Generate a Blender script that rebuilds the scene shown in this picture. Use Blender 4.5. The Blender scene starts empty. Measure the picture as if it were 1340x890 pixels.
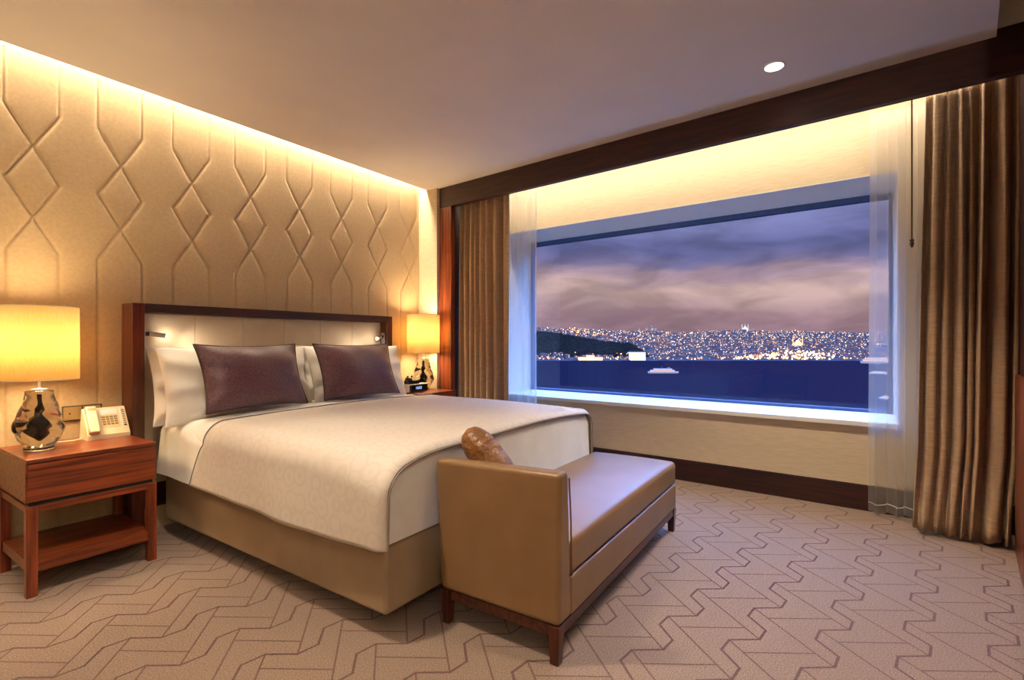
import bpy, bmesh, math, random
import numpy as np
from mathutils import Vector, Matrix

random.seed(7)
rng = np.random.default_rng(11)
SC = bpy.context.scene
COL = SC.collection
R = math.radians
PI = math.pi
TH = R(34.3)
FW = (math.cos(TH), math.sin(TH))          # horizontal viewing axis of the camera in the room's frame
RT = (math.sin(TH), -math.cos(TH))         # its right-hand side


def lin(c):
    return tuple(((v / 255.0) / 12.92 if v / 255.0 <= 0.04045 else ((v / 255.0 + 0.055) / 1.055) ** 2.4) for v in c[:3]) + (1.0,)


# ------------------------------------------------------------------ materials
def new_mat(name):
    m = bpy.data.materials.new(name)
    m.use_nodes = True
    nt = m.node_tree
    b = nt.nodes['Principled BSDF']
    return m, nt, b


def setp(b, **k):
    for n, v in k.items():
        b.inputs[n.replace('_', ' ')].default_value = v


def noise_mat(name, c1, c2, scale=(20, 20, 20), rough=0.6, bump=0.0, detail=4, bscale=None, spec=0.3, coat=0.0, sheen=0.0, bdist=0.01, ramp=(0.35, 0.65)):
    m, nt, b = new_mat(name)
    tc = nt.nodes.new('ShaderNodeTexCoord')
    mp = nt.nodes.new('ShaderNodeMapping')
    mp.inputs['Scale'].default_value = scale
    nz = nt.nodes.new('ShaderNodeTexNoise')
    nz.inputs['Scale'].default_value = 1.0
    nz.inputs['Detail'].default_value = detail
    cr = nt.nodes.new('ShaderNodeValToRGB')
    cr.color_ramp.elements[0].position = ramp[0]
    cr.color_ramp.elements[1].position = ramp[1]
    cr.color_ramp.elements[0].color = lin(c1)
    cr.color_ramp.elements[1].color = lin(c2)
    L = nt.links.new
    L(tc.outputs['Object'], mp.inputs['Vector'])
    L(mp.outputs['Vector'], nz.inputs['Vector'])
    L(nz.outputs['Fac'], cr.inputs['Fac'])
    L(cr.outputs['Color'], b.inputs['Base Color'])
    setp(b, Roughness=rough, Specular_IOR_Level=spec, Coat_Weight=coat, Coat_Roughness=0.2, Sheen_Weight=sheen)
    if bump:
        mp2 = nt.nodes.new('ShaderNodeMapping')
        mp2.inputs['Scale'].default_value = bscale or scale
        n2 = nt.nodes.new('ShaderNodeTexNoise')
        n2.inputs['Scale'].default_value = 1.0
        n2.inputs['Detail'].default_value = 3
        bp = nt.nodes.new('ShaderNodeBump')
        bp.inputs['Strength'].default_value = bump
        bp.inputs['Distance'].default_value = bdist
        L(tc.outputs['Object'], mp2.inputs['Vector'])
        L(mp2.outputs['Vector'], n2.inputs['Vector'])
        L(n2.outputs['Fac'], bp.inputs['Height'])
        L(bp.outputs['Normal'], b.inputs['Normal'])
    return m


def plain(name, c, rough=0.5, metal=0.0, spec=0.5, emit=None, es=0.0):
    m, nt, b = new_mat(name)
    setp(b, Base_Color=lin(c), Roughness=rough, Metallic=metal, Specular_IOR_Level=spec)
    if emit:
        setp(b, Emission_Color=lin(emit), Emission_Strength=es)
    return m


def emitter(name, c, s):
    m = bpy.data.materials.new(name)
    m.use_nodes = True
    nt = m.node_tree
    nt.nodes.clear()
    o = nt.nodes.new('ShaderNodeOutputMaterial')
    e = nt.nodes.new('ShaderNodeEmission')
    e.inputs['Color'].default_value = lin(c)
    e.inputs['Strength'].default_value = s
    nt.links.new(e.outputs[0], o.inputs['Surface'])
    return m


def wood(name, axis, dark=(74, 29, 16), light=(142, 67, 36), rough=0.32, coat=.15):
    s = [45.0, 45.0, 45.0]
    s[axis] = 2.2
    return noise_mat(name, dark, light, tuple(s), rough=rough, detail=5, spec=0.45, coat=coat)


M = {}
M['wood_x'] = wood('walnut_along_x', 0)
M['wood_y'] = wood('walnut_along_y', 1)
M['wood_z'] = wood('walnut_upright', 2)
DK = dict(dark=(30, 11, 8), light=(60, 24, 15), rough=.5, coat=0.0)
M['dwood_x'] = wood('dark_wood_x', 0, **DK)
M['dwood_y'] = wood('dark_wood_y', 1, **DK)
M['dwood_z'] = wood('dark_wood_z', 2, **DK)
M['bench_wood_x'] = wood('bench_wood_along', 0, (40, 16, 10), (86, 38, 22))
M['bench_wood_z'] = wood('bench_wood_upright', 2, (40, 16, 10), (86, 38, 22))
M['head_wood_z'] = wood('headboard_wood', 2, (48, 18, 11), (100, 43, 25))
M['plaster'] = noise_mat('ceiling_paint', (232, 222, 212), (236, 226, 216), (3, 3, 3), rough=0.9, spec=0.1)
M['cream'] = noise_mat('cream_wallpaper', (206, 188, 156), (218, 200, 168), (12, 12, 160), rough=0.8, bump=0.15, bscale=(30, 30, 300), spec=0.15)
M['white_paint'] = plain('white_paint', (226, 222, 212), 0.6, spec=0.2)
M['suede'] = noise_mat('padded_suede', (188, 163, 128), (196, 171, 135), (60, 60, 60), rough=0.85, bump=0.12, bscale=(500, 500, 500), spec=0.15, sheen=0.15, bdist=0.002)
M['headleather'] = noise_mat('cream_leather', (200, 178, 148), (208, 186, 156), (9, 9, 9), rough=0.5, bump=0.1, bscale=(260, 260, 260), bdist=0.002)
M['base_leather'] = noise_mat('tan_base_leather', (146, 124, 98), (156, 133, 106), (6, 6, 6), rough=0.5, bump=0.12, bscale=(300, 300, 300), bdist=0.002)
M['bench_leather'] = noise_mat('tan_bench_leather', (124, 95, 63), (134, 103, 70), (5, 5, 5), rough=0.32, bump=0.12, bscale=(320, 320, 320), bdist=0.002, spec=0.5)
M['bolster_leather'] = noise_mat('brown_bolster_leather', (112, 72, 38), (134, 90, 50), (20, 20, 20), rough=0.36, bump=0.9, bscale=(26, 8, 26), bdist=0.02, spec=0.5)
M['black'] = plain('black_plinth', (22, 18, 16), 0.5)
M['white_linen'] = noise_mat('white_linen', (226, 220, 210), (234, 229, 220), (7, 7, 7), rough=0.75, bump=0.25, bscale=(9, 9, 9), bdist=0.012, spec=0.2, sheen=0.1)
M['chrome'] = plain('brushed_nickel', (214, 210, 202), 0.38, 0.85)
M['dark_metal'] = plain('dark_bronze', (70, 56, 44), 0.35, 0.9)
M['phone_white'] = plain('ivory_plastic', (222, 206, 170), 0.35)
M['phone_key'] = plain('key_grey', (150, 132, 96), 0.45)
M['phone_paper'] = noise_mat('paper_card', (236, 230, 226), (214, 208, 212), (4, 220, 220), rough=0.6)
M['phone_dark'] = plain('phone_dark', (70, 40, 40), 0.4)
M['clock_black'] = plain('clock_black_glass', (6, 6, 9), 0.12)
M['clock_white'] = plain('clock_white', (222, 214, 200), 0.35)
M['digits'] = emitter('blue_digits', (150, 185, 255), 1.6)
M['socket'] = plain('socket_nickel', (186, 158, 112), 0.35, 0.5)
M['socket_dark'] = plain('socket_dark', (58, 48, 40), 0.4)
M['trim_dark'] = plain('thread_brown', (120, 104, 84), 0.8)  # thread in one even brown


def jacquard(name, c1, c2, scale, rough, sheen=0.1, bump=0.15, invert=False, spec=0.2):
    m, nt, b = new_mat(name)
    L = nt.links.new
    tc = nt.nodes.new('ShaderNodeTexCoord')
    v = nt.nodes.new('ShaderNodeTexVoronoi')
    v.feature = 'F1'
    v.inputs['Scale'].default_value = scale
    v.inputs['Randomness'].default_value = 0.55
    mul = nt.nodes.new('ShaderNodeMath'); mul.operation = 'MULTIPLY'; mul.inputs[1].default_value = 15.0
    sn = nt.nodes.new('ShaderNodeMath'); sn.operation = 'SINE'
    cr = nt.nodes.new('ShaderNodeValToRGB')
    cr.color_ramp.elements[0].position = 0.62
    cr.color_ramp.elements[1].position = 0.86
    cr.color_ramp.elements[0].color = lin(c1)
    cr.color_ramp.elements[1].color = lin(c2)
    mr = nt.nodes.new('ShaderNodeMapRange')
    mr.inputs[1].default_value = -1
    L(tc.outputs['Object'], v.inputs['Vector'])
    L(v.outputs['Distance'], mul.inputs[0])
    L(mul.outputs[0], sn.inputs[0])
    L(sn.outputs[0], mr.inputs[0])
    L(mr.outputs[0], cr.inputs['Fac'])
    L(cr.outputs['Color'], b.inputs['Base Color'])
    n2 = nt.nodes.new('ShaderNodeTexNoise')
    n2.inputs['Scale'].default_value = 8
    bp = nt.nodes.new('ShaderNodeBump')
    bp.inputs['Strength'].default_value = bump
    bp.inputs['Distance'].default_value = 0.02
    L(tc.outputs['Object'], n2.inputs['Vector'])
    L(n2.outputs['Fac'], bp.inputs['Height'])
    L(bp.outputs['Normal'], b.inputs['Normal'])
    setp(b, Roughness=rough, Sheen_Weight=sheen, Specular_IOR_Level=spec)
    return m


M['bedspread'] = jacquard('beige_jacquard', (215, 203, 189), (210, 197, 181), 13.0, 0.6, spec=0.3)
M['cushion'] = jacquard('plum_jacquard', (74, 40, 48), (92, 55, 70), 34.0, 0.45, sheen=0.25, bump=0.07, spec=0.5)
M['cushion_side'] = plain('plum_piping', (58, 34, 30), 0.5)
M['drape'] = noise_mat('bronze_drape', (156, 126, 94), (180, 148, 112), (14, 14, 220), rough=0.55, bump=0.15, bscale=(30, 30, 420), bdist=0.004, spec=0.4, sheen=0.2)


def sheer_mat():
    m = bpy.data.materials.new('sheer_voile')
    m.use_nodes = True
    nt = m.node_tree
    nt.nodes.clear()
    L = nt.links.new
    o = nt.nodes.new('ShaderNodeOutputMaterial')
    tr = nt.nodes.new('ShaderNodeBsdfTransparent')
    d = nt.nodes.new('ShaderNodeBsdfDiffuse'); d.inputs['Color'].default_value = lin((240, 236, 230))
    t = nt.nodes.new('ShaderNodeBsdfTranslucent'); t.inputs['Color'].default_value = lin((240, 238, 236))
    a = nt.nodes.new('ShaderNodeMixShader'); a.inputs[0].default_value = 0.5
    b = nt.nodes.new('ShaderNodeMixShader')
    lw = nt.nodes.new('ShaderNodeLayerWeight'); lw.inputs[0].default_value = 0.35
    mr = nt.nodes.new('ShaderNodeMapRange')
    mr.inputs[3].default_value = 0.30
    mr.inputs[4].default_value = 0.62
    L(lw.outputs['Facing'], mr.inputs[0])
    L(d.outputs[0], a.inputs[1]); L(t.outputs[0], a.inputs[2])
    L(mr.outputs[0], b.inputs[0])
    L(tr.outputs[0], b.inputs[1]); L(a.outputs[0], b.inputs[2])
    L(b.outputs[0], o.inputs['Surface'])
    return m


M['sheer'] = sheer_mat()


def pane_mat():
    m = bpy.data.materials.new('window_glass')
    m.use_nodes = True
    nt = m.node_tree
    nt.nodes.clear()
    L = nt.links.new
    o = nt.nodes.new('ShaderNodeOutputMaterial')
    tr = nt.nodes.new('ShaderNodeBsdfTransparent'); tr.inputs['Color'].default_value = (0.95, 0.97, 1, 1)
    g = nt.nodes.new('ShaderNodeBsdfGlossy'); g.inputs['Roughness'].default_value = 0.0
    f = nt.nodes.new('ShaderNodeFresnel'); f.inputs[0].default_value = 1.45
    mul = nt.nodes.new('ShaderNodeMath'); mul.operation = 'MULTIPLY'; mul.inputs[1].default_value = 0.55
    mx = nt.nodes.new('ShaderNodeMixShader')
    L(f.outputs[0], mul.inputs[0]); L(mul.outputs[0], mx.inputs[0])
    L(tr.outputs[0], mx.inputs[1]); L(g.outputs[0], mx.inputs[2])
    L(mx.outputs[0], o.inputs['Surface'])
    return m


M['pane'] = pane_mat()


def shade_mat():
    m = bpy.data.materials.new('linen_lampshade')
    m.use_nodes = True
    nt = m.node_tree
    nt.nodes.clear()
    L = nt.links.new
    o = nt.nodes.new('ShaderNodeOutputMaterial')
    tc = nt.nodes.new('ShaderNodeTexCoord')
    mp = nt.nodes.new('ShaderNodeMapping'); mp.inputs['Scale'].default_value = (60, 60, 20)
    nz = nt.nodes.new('ShaderNodeTexNoise'); nz.inputs['Scale'].default_value = 2.0; nz.inputs['Detail'].default_value = 5
    cr = nt.nodes.new('ShaderNodeValToRGB')
    cr.color_ramp.elements[0].position = 0.3; cr.color_ramp.elements[1].position = 0.7
    cr.color_ramp.elements[0].color = lin((255, 228, 166)); cr.color_ramp.elements[1].color = lin((255, 238, 194))
    d = nt.nodes.new('ShaderNodeBsdfDiffuse')
    t = nt.nodes.new('ShaderNodeBsdfTranslucent')
    a = nt.nodes.new('ShaderNodeMixShader'); a.inputs[0].default_value = 0.66
    L(tc.outputs['Object'], mp.inputs['Vector']); L(mp.outputs['Vector'], nz.inputs['Vector']); L(nz.outputs['Fac'], cr.inputs['Fac'])
    L(cr.outputs['Color'], d.inputs['Color']); L(cr.outputs['Color'], t.inputs['Color'])
    L(d.outputs[0], a.inputs[1]); L(t.outputs[0], a.inputs[2])
    L(a.outputs[0], o.inputs['Surface'])
    return m


M['shade'] = shade_mat()


def glass_mat(name, c, rough=0.0):
    m, nt, b = new_mat(name)
    setp(b, Base_Color=lin(c), Roughness=rough, Transmission_Weight=1.0, IOR=1.46)
    return m


M['lamp_glass'] = glass_mat('clear_lamp_glass', (250, 250, 244))
M['lamp_core'] = noise_mat('smoky_core', (20, 12, 12), (150, 118, 70), (16, 16, 9), rough=0.12, detail=2, spec=0.6, ramp=(0.42, 0.62))


def carpet_mat(name, c1, c2):
    return noise_mat(name, c1, c2, (190, 190, 190), rough=0.95, bump=0.6, bscale=(330, 330, 330), bdist=0.006, spec=0.05, sheen=0.2, detail=3, ramp=(0.3, 0.7))


M['carpet'] = carpet_mat('beige_carpet', (116, 95, 82), (165, 141, 123))
M['carpet_line'] = carpet_mat('plum_carpet_line', (88, 58, 56), (116, 84, 78))
M['carpet_thin'] = carpet_mat('plum_carpet_thin_line', (98, 68, 62), (122, 92, 82))


# ------------------------------------------------------------------ mesh helpers
class MB:
    def __init__(self):
        self.bm = bmesh.new()

    def box(self, x0, x1, y0, y1, z0, z1, bev=0.0, seg=2, mat=0, M4=None):
        vs = [self.bm.verts.new(v) for v in ((x0, y0, z0), (x1, y0, z0), (x1, y1, z0), (x0, y1, z0), (x0, y0, z1), (x1, y0, z1), (x1, y1, z1), (x0, y1, z1))]
        fs = [self.bm.faces.new([vs[i] for i in f]) for f in ((0, 3, 2, 1), (4, 5, 6, 7), (0, 1, 5, 4), (1, 2, 6, 5), (2, 3, 7, 6), (3, 0, 4, 7))]
        for f in fs:
            f.material_index = mat
        out = vs
        if bev > 0:
            es = {e for f in fs for e in f.edges}
            r = bmesh.ops.bevel(self.bm, geom=list(es), offset=bev, segments=seg, profile=0.5, affect='EDGES', clamp_overlap=True)
            for f in r['faces']:
                f.material_index = mat
            out = list({v for f in r['faces'] for v in f.verts} | {v for v in vs if v.is_valid})
        if M4 is not None:
            for v in out:
                v.co = M4 @ v.co
        return self

    def hexa(self, p8, bev=0.0, seg=2):
        vs = [self.bm.verts.new(v) for v in p8]
        fs = [self.bm.faces.new([vs[i] for i in f]) for f in ((0, 3, 2, 1), (4, 5, 6, 7), (0, 1, 5, 4), (1, 2, 6, 5), (2, 3, 7, 6), (3, 0, 4, 7))]
        if bev > 0:
            bmesh.ops.bevel(self.bm, geom=list({e for f in fs for e in f.edges}), offset=bev, segments=seg, profile=0.5, affect='EDGES', clamp_overlap=True)
        return self

    def lathe(self, prof, n=40, twist=None, rib=None, cap0=True, cap1=True, c=(0, 0, 0)):
        rings = []
        for (r, z) in prof:
            ring = []
            for k in range(n):
                a = 2 * PI * k / n
                rr = r
                if rib:
                    rr = r * (1 + rib(a, z))
                ring.append(self.bm.verts.new((c[0] + rr * math.cos(a), c[1] + rr * math.sin(a), c[2] + z)))
            rings.append(ring)
        for i in range(len(rings) - 1):
            for k in range(n):
                self.bm.faces.new((rings[i][k], rings[i][(k + 1) % n], rings[i + 1][(k + 1) % n], rings[i + 1][k]))
        if cap0:
            self.bm.faces.new(rings[0][::-1])
        if cap1:
            self.bm.faces.new(rings[-1])
        return self

    def tube(self, pts, r, n=8, caps=True):
        pts = [Vector(p) for p in pts]
        rings = []
        prev = None
        for i, p in enumerate(pts):
            t = (pts[min(i + 1, len(pts) - 1)] - pts[max(i - 1, 0)]).normalized()
            if prev is None:
                a = t.orthogonal().normalized()
            else:
                a = (prev - t * prev.dot(t)).normalized()
            prev = a
            b = t.cross(a)
            rr = r[i] if isinstance(r, (list, tuple)) else r
            rings.append([self.bm.verts.new(p + (a * math.cos(2 * PI * k / n) + b * math.sin(2 * PI * k / n)) * rr) for k in range(n)])
        for i in range(len(rings) - 1):
            for k in range(n):
                self.bm.faces.new((rings[i][k], rings[i][(k + 1) % n], rings[i + 1][(k + 1) % n], rings[i + 1][k]))
        if caps:
            self.bm.faces.new(rings[0][::-1])
            self.bm.faces.new(rings[-1])
        return self

    def quad(self, p, mat=0):
        f = self.bm.faces.new([self.bm.verts.new(v) for v in p])
        f.material_index = mat
        return self

    def build(self, name, mats, parent=None, smooth=False, loc=None):
        me = bpy.data.meshes.new(name)
        bmesh.ops.recalc_face_normals(self.bm, faces=self.bm.faces)
        self.bm.to_mesh(me)
        self.bm.free()
        return link(name, me, mats, parent, smooth, loc)


def link(name, me, mats, parent=None, smooth=False, loc=None):
    o = bpy.data.objects.new(name, me)
    COL.objects.link(o)
    for m in (mats if isinstance(mats, (list, tuple)) else [mats]):
        me.materials.append(m)
    if smooth:
        me.polygons.foreach_set('use_smooth', [True] * len(me.polygons))
        if smooth != 'all':
            try:
                me.set_sharp_from_angle(angle=R(40))
            except Exception:
                pass
        if smooth != 'all':
            o.modifiers.new('normals', 'WEIGHTED_NORMAL').keep_sharp = True
    if parent:
        o.parent = parent
    if loc:
        o.location = loc
    return o


def grid_mesh(name, P, mats, parent=None, smooth='all', close_u=False):
    """P is an (n, m, 3) array of points."""
    n, m, _ = P.shape
    idx = np.arange(n * m).reshape(n, m)
    if close_u:
        j = np.concatenate([idx, idx[:, :1]], axis=1)
    else:
        j = idx
    a = np.stack([j[:-1, :-1], j[:-1, 1:], j[1:, 1:], j[1:, :-1]], -1).reshape(-1, 4)
    me = bpy.data.meshes.new(name)
    me.from_pydata(P.reshape(-1, 3).tolist(), [], a.tolist())
    me.update()
    return link(name, me, mats, parent, smooth)


def tag(o, label=None, cat=None, group=None, kind=None):
    if label: o['label'] = label
    if cat: o['category'] = cat
    if group: o['group'] = group
    if kind: o['kind'] = kind
    return o


def thing(name, label, cat, loc, rz=0.0, group=None):
    o = bpy.data.objects.new(name, None)
    o.empty_display_size = 0.05
    COL.objects.link(o)
    o.location = loc
    o.rotation_euler = (0, 0, rz)
    return tag(o, label, cat, group)


def copy_tree(o, parent=None):
    c = o.copy()
    COL.objects.link(c)
    if parent:
        c.parent = parent
    for ch in list(o.children):
        copy_tree(ch, c)
    return c


def struct(o):
    o['kind'] = 'structure'
    return o


def smoothstep(x):
    x = np.clip(x, 0, 1)
    return x * x * (3 - 2 * x)


# ------------------------------------------------------------------ camera
cam = bpy.data.cameras.new('camera')
cam.sensor_width = 36
cam.sensor_fit = 'HORIZONTAL'
cam.lens = 660.0 / 1340.0 * 36
cam.shift_y = 2.0 / 1340.0
cam.clip_start = 0.05
cam.clip_end = 30000
camo = bpy.data.objects.new('camera', cam)
COL.objects.link(camo)
camo.location = (0, 0, 1.15)
camo.rotation_euler = (PI / 2, 0, -(PI / 2 - TH))
SC.camera = camo

# ------------------------------------------------------------------ room shell
ZC = 2.63         # underside of the lowered ceiling
ZT = 2.82         # true ceiling in the light slots
BX = lambda y: 3.389 + 0.0747 * y          # room face of the window beam
WX = lambda y: 4.2026 + 0.0466 * y         # inner face of the window wall
RY = lambda x: -0.718 - 0.137 * (x - 3.83)  # dark wood wall on the right

# floor with its woven line pattern: one mesh, three carpet colours
fb = MB()
fb.quad([(-1.6, -2.7, 0), (4.6, -2.7, 0), (4.6, 3.75, 0), (-1.6, 3.75, 0)], 0)
pv = Vector((-0.308, 0.0415)); qv = Vector((-0.035, -0.2445))
e1 = pv.normalized(); e2 = Vector((-e1.y, e1.x))
if e2.dot(qv) < 0: e2 = -e2
A0 = Vector((1.362, 1.995))
for _ in range(3): pass


def strip(a, b, w, z, mat):
    d = (b - a).normalized()
    n = Vector((-d.y, d.x)) * w / 2
    a = a - d * w * 0.5; b = b + d * w * 0.5
    for p in (a, b):
        if not (-1.5 < p.x < 4.22 and -2.6 < p.y < 3.56):
            return
    fb.quad([(*(a - n), z), (*(b - n), z), (*(b + n), z), (*(a + n), z)], mat)


def loc2(o, u, v):
    return o + e1 * u + e2 * v


PL = pv.length
for i in range(-16, 18):
    for j in range(-14, 22):
        # lattice through two measured points so the pattern stays in register across the room
        o = A0 + pv * i + qv * j
        a, b, c, d, e = loc2(o, 0, 0), loc2(o, .083, 0), loc2(o, .15, .086), loc2(o, .230, .086), o + pv
        strip(a, b, .0095, .0012, 1); strip(b, c, .0095, .0013, 1); strip(c, d, .0095, .0012, 1); strip(d, e, .0095, .0013, 1)
        dn = loc2(o + qv, .230, .086)
        strip(a, dn, .0068, .0008, 2)
        pa, pd = a - pv, dn - pv
        strip(a + (dn - a) * 0.2, pa + (pd - pa) * 0.8, .0068, .0009, 2)
struct(fb.build('floor', [M['carpet'], M['carpet_line'], M['carpet_thin']]))

# padded wall behind the bed
xs = np.concatenate([np.arange(-1.5, 0.3, 0.02), np.arange(0.3, 3.6, 0.0066), [3.6]])
zs = np.concatenate([np.arange(0, 0.55, 0.05), np.arange(0.55, 2.66, 0.0066), [2.66]])
XX, ZZ = np.meshgrid(xs, zs)
f = (XX - 0.770 + 0.1925) % 0.385 - 0.1925


def segd(px, pz, a, b):
    ax, az = a; bx, bz = b
    dx, dz = bx - ax, bz - az
    t = np.clip(((px - ax) * dx + (pz - az) * dz) / (dx * dx + dz * dz), 0, 1)
    return np.hypot(px - ax - t * dx, pz - az - t * dz)


hw = 0.108
Zk = [2.368, 1.995, 1.622]
dist = np.full_like(XX, 9.0)
for s in (-1, 1):
    pts = [(s * hw, 2.9), (s * hw, Zk[0]), (-s * hw, Zk[1]), (s * hw, Zk[2]), (s * hw, -0.2)]
    for a, b in zip(pts[:-1], pts[1:]):
        dist = np.minimum(dist, segd(f, ZZ, a, b))
hgt = 0.013 * np.sqrt(np.clip(1 - (1 - np.clip(dist / 0.017, 0, 1)) ** 2, 0, 1)) + 0.002 * smoothstep(dist / 0.06)
YY = 3.585 - hgt
wall = grid_mesh('wall_left', np.stack([XX, YY, ZZ], -1), M['suede'])
struct(wall)
b = MB()
b.box(-1.6, 3.75, 3.59, 3.75, 0, ZT + .05)
struct(b.build('wall_left_backing', M['white_paint']))
b = MB()
b.box(-1.6, 3.62, 3.575, 3.592, 2.66, ZT)
struct(b.build('trim_1', M['white_paint']))

# lowered ceiling slab, with a light slot along the padded wall and one along the right wall
b = MB()
rc = lambda x: -0.563 - 0.137 * (x - 3.347)
zt = ZC + .035
poly = [(-1.55, 3.475), (3.66, 3.475), (BX(3.33) + .02, 3.33), (BX(-0.563) + .02, rc(3.367)), (1.6, rc(1.6)), (-1.55, rc(-1.55))]
lo = [b.bm.verts.new((x, y, ZC)) for x, y in poly]
hi = [b.bm.verts.new((x, y, zt)) for x, y in poly]
b.bm.faces.new(lo); b.bm.faces.new(hi)
for k in range(len(poly)):
    b.bm.faces.new((lo[k], lo[(k + 1) % len(poly)], hi[(k + 1) % len(poly)], hi[k]))
struct(b.build('ceiling', M['plaster']))
b = MB()
b.box(-1.6, 5.1, -2.75, 3.75, ZT, ZT + .1)
struct(b.build('ceiling_slot', M['plaster']))
# wall return between the padded wall and the window surround
b = MB()
b.box(3.605, 3.75, 3.335, 3.60, 0, ZT)
struct(b.build('trim_2', M['cream']))

# dark wood surround of the window bay: beam and left post
def along(y0, y1, x_off, dep, z0, z1, name, mat, bev=.004):
    b = MB()
    p = []
    for z in (z0, z1):
        p += [(BX(y0) + x_off, y0, z), (BX(y0) + x_off + dep, y0, z), (BX(y1) + x_off + dep, y1, z), (BX(y1) + x_off, y1, z)]
    b.hexa(p, bev)
    return struct(b.build(name, mat))


along(-0.74, 3.33, 0, .055, 2.437, 2.668, 'trim_3', M['dwood_y'])
along(-0.74, 3.33, .004, .04, 2.669, ZT, 'trim_6', M['plaster'], 0)
along(3.175, 3.33, 0.0, .06, 0, 2.437, 'trim_4', M['wood_z'])
along(3.22, 3.33, .06, .86, 0, ZT, 'wall_bay', M['dwood_z'])

# window wall with its opening
OY0, OY1, OZ0, OZ1 = -0.235, 3.08, 0.605, 2.28
DEP = 0.60


def wpiece(mb, y0, y1, z0, z1, x0=0.0, x1=DEP):
    p = []
    for z in (z0, z1):
        p += [(WX(y0) + x0, y0, z), (WX(y0) + x1, y0, z), (WX(y1) + x1, y1, z), (WX(y1) + x0, y1, z)]
    mb.hexa(p)


b = MB()
wpiece(b, -1.2, 3.75, 0, OZ0 - .02)
wpiece(b, -1.2, 3.75, OZ1, ZT)
wpiece(b, -1.2, OY0, OZ0 - .02, OZ1)
wpiece(b, OY1, 3.75, OZ0 - .02, OZ1)
struct(b.build('wall_back', M['cream']))
b = MB()
wpiece(b, -0.8, 3.3, 0, .165, -.016, .0)
wpiece(b, -0.8, 3.3, .165, .172, -.010, .0)
struct(b.build('baseboard_back', M['dwood_y']))
win = bpy.data.objects.new('window_1', None); COL.objects.link(win); struct(win)
b = MB()
wpiece(b, OY0 - .0, OY1, OZ0 - .03, OZ0, -.035, DEP - .02)
b.build('window_sill', M['white_paint'], win)
b = MB()
wpiece(b, OY0, OY1, OZ1 - .006, OZ1, .0, DEP - .02)
wpiece(b, OY0, OY0 + .006, OZ0, OZ1, .0, DEP - .02)
wpiece(b, OY1 - .006, OY1, OZ0, OZ1, .0, DEP - .02)
b.build('window_lining', M['white_paint'], win)
b = MB()
fx0, fx1 = DEP - .06, DEP - .005
wpiece(b, OY0, OY1, OZ0, OZ0 + .022, fx0, fx1)
wpiece(b, OY0, OY1, OZ1 - .05, OZ1 - .006, fx0, fx1)
wpiece(b, OY0, OY0 + .03, OZ0, OZ1, fx0, fx1)
wpiece(b, OY1 - .03, OY1, OZ0, OZ1, fx0, fx1)
b.build('window_frame', plain('grey_blue_frame', (70, 96, 140), .25, .3), win)
b = MB()
wpiece(b, OY0 + .02, OY1 - .02, OZ0 + .01, OZ1 - .03, DEP - .036, DEP - .030)
b.build('window_pane', M['pane'], win)

# right wall: dark wood, with a half-height board in front of it
def rpiece(x0, x1, off, dep, z0, z1, name, mat):
    b = MB()
    p = []
    for z in (z0, z1):
        p += [(x0, RY(x0) + off - dep, z), (x1, RY(x1) + off - dep, z), (x1, RY(x1) + off, z), (x0, RY(x0) + off, z)]
    b.hexa(p, .003)
    return struct(b.build(name, mat))


rpiece(2.2, 4.3, -.02, .08, 0, ZT, 'wall_right', M['dwood_z'])
rpiece(2.2, 3.83, 0, .02, 0, .97, 'trim_5', M['wood_z'])
b = MB(); b.box(-1.7, -1.6, -2.75, 3.75, 0, ZT); struct(b.build('wall_side', M['cream']))
b = MB(); b.box(-1.7, 4.9, -2.85, -2.75, 0, ZT); struct(b.build('wall_front', M['cream']))
b = MB(); b.box(4.3, 4.4, -2.75, -1.2, 0, ZT); struct(b.build('wall_corner', M['cream']))

# ------------------------------------------------------------------ lights
def area(name, loc, rot, sx, sy, w, col, spread=PI):
    l = bpy.data.lights.new(name, 'AREA')
    l.shape = 'RECTANGLE'
    l.size = sx; l.size_y = sy
    l.energy = w; l.color = col; l.spread = spread
    o = bpy.data.objects.new(name, l); COL.objects.link(o)
    o.location = loc; o.rotation_euler = rot
    return o


def spot(name, loc, target, w, col, ang=80, blend=.7, rad=.04):
    l = bpy.data.lights.new(name, 'SPOT')
    l.energy = w; l.color = col; l.spot_size = R(ang); l.spot_blend = blend; l.shadow_soft_size = rad
    o = bpy.data.objects.new(name, l); COL.objects.link(o)
    o.location = loc
    o.rotation_euler = (Vector(target) - Vector(loc)).to_track_quat('-Z', 'Y').to_euler()
    return o


def point(name, loc, w, col, rad=.04):
    l = bpy.data.lights.new(name, 'POINT')
    l.energy = w; l.color = col; l.shadow_soft_size = rad
    o = bpy.data.objects.new(name, l); COL.objects.link(o)
    o.location = loc
    return o


WARM = (1.0, 0.82, 0.58)
WARM2 = (1.0, 0.85, 0.66)
area('slot_light', (1.05, 3.525, ZT - .02), (0, 0, 0), 5.0, .05, 82, WARM)
area('bay_light', (3.975, 1.30, ZT - .025), (0, R(-14), R(-2.7)), .04, 3.7, 24, WARM2)
for n, (x, y, w) in enumerate([(3.036, .364, 150), (.75, 1.75, 160), (1.75, -.15, 60), (.2, -.6, 60), (-.4, 1.9, 60)]):
    spot('ceiling_spot', (x, y, ZC - .03), (x, y, 0), w, WARM2, 96, .8, .035)

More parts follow.
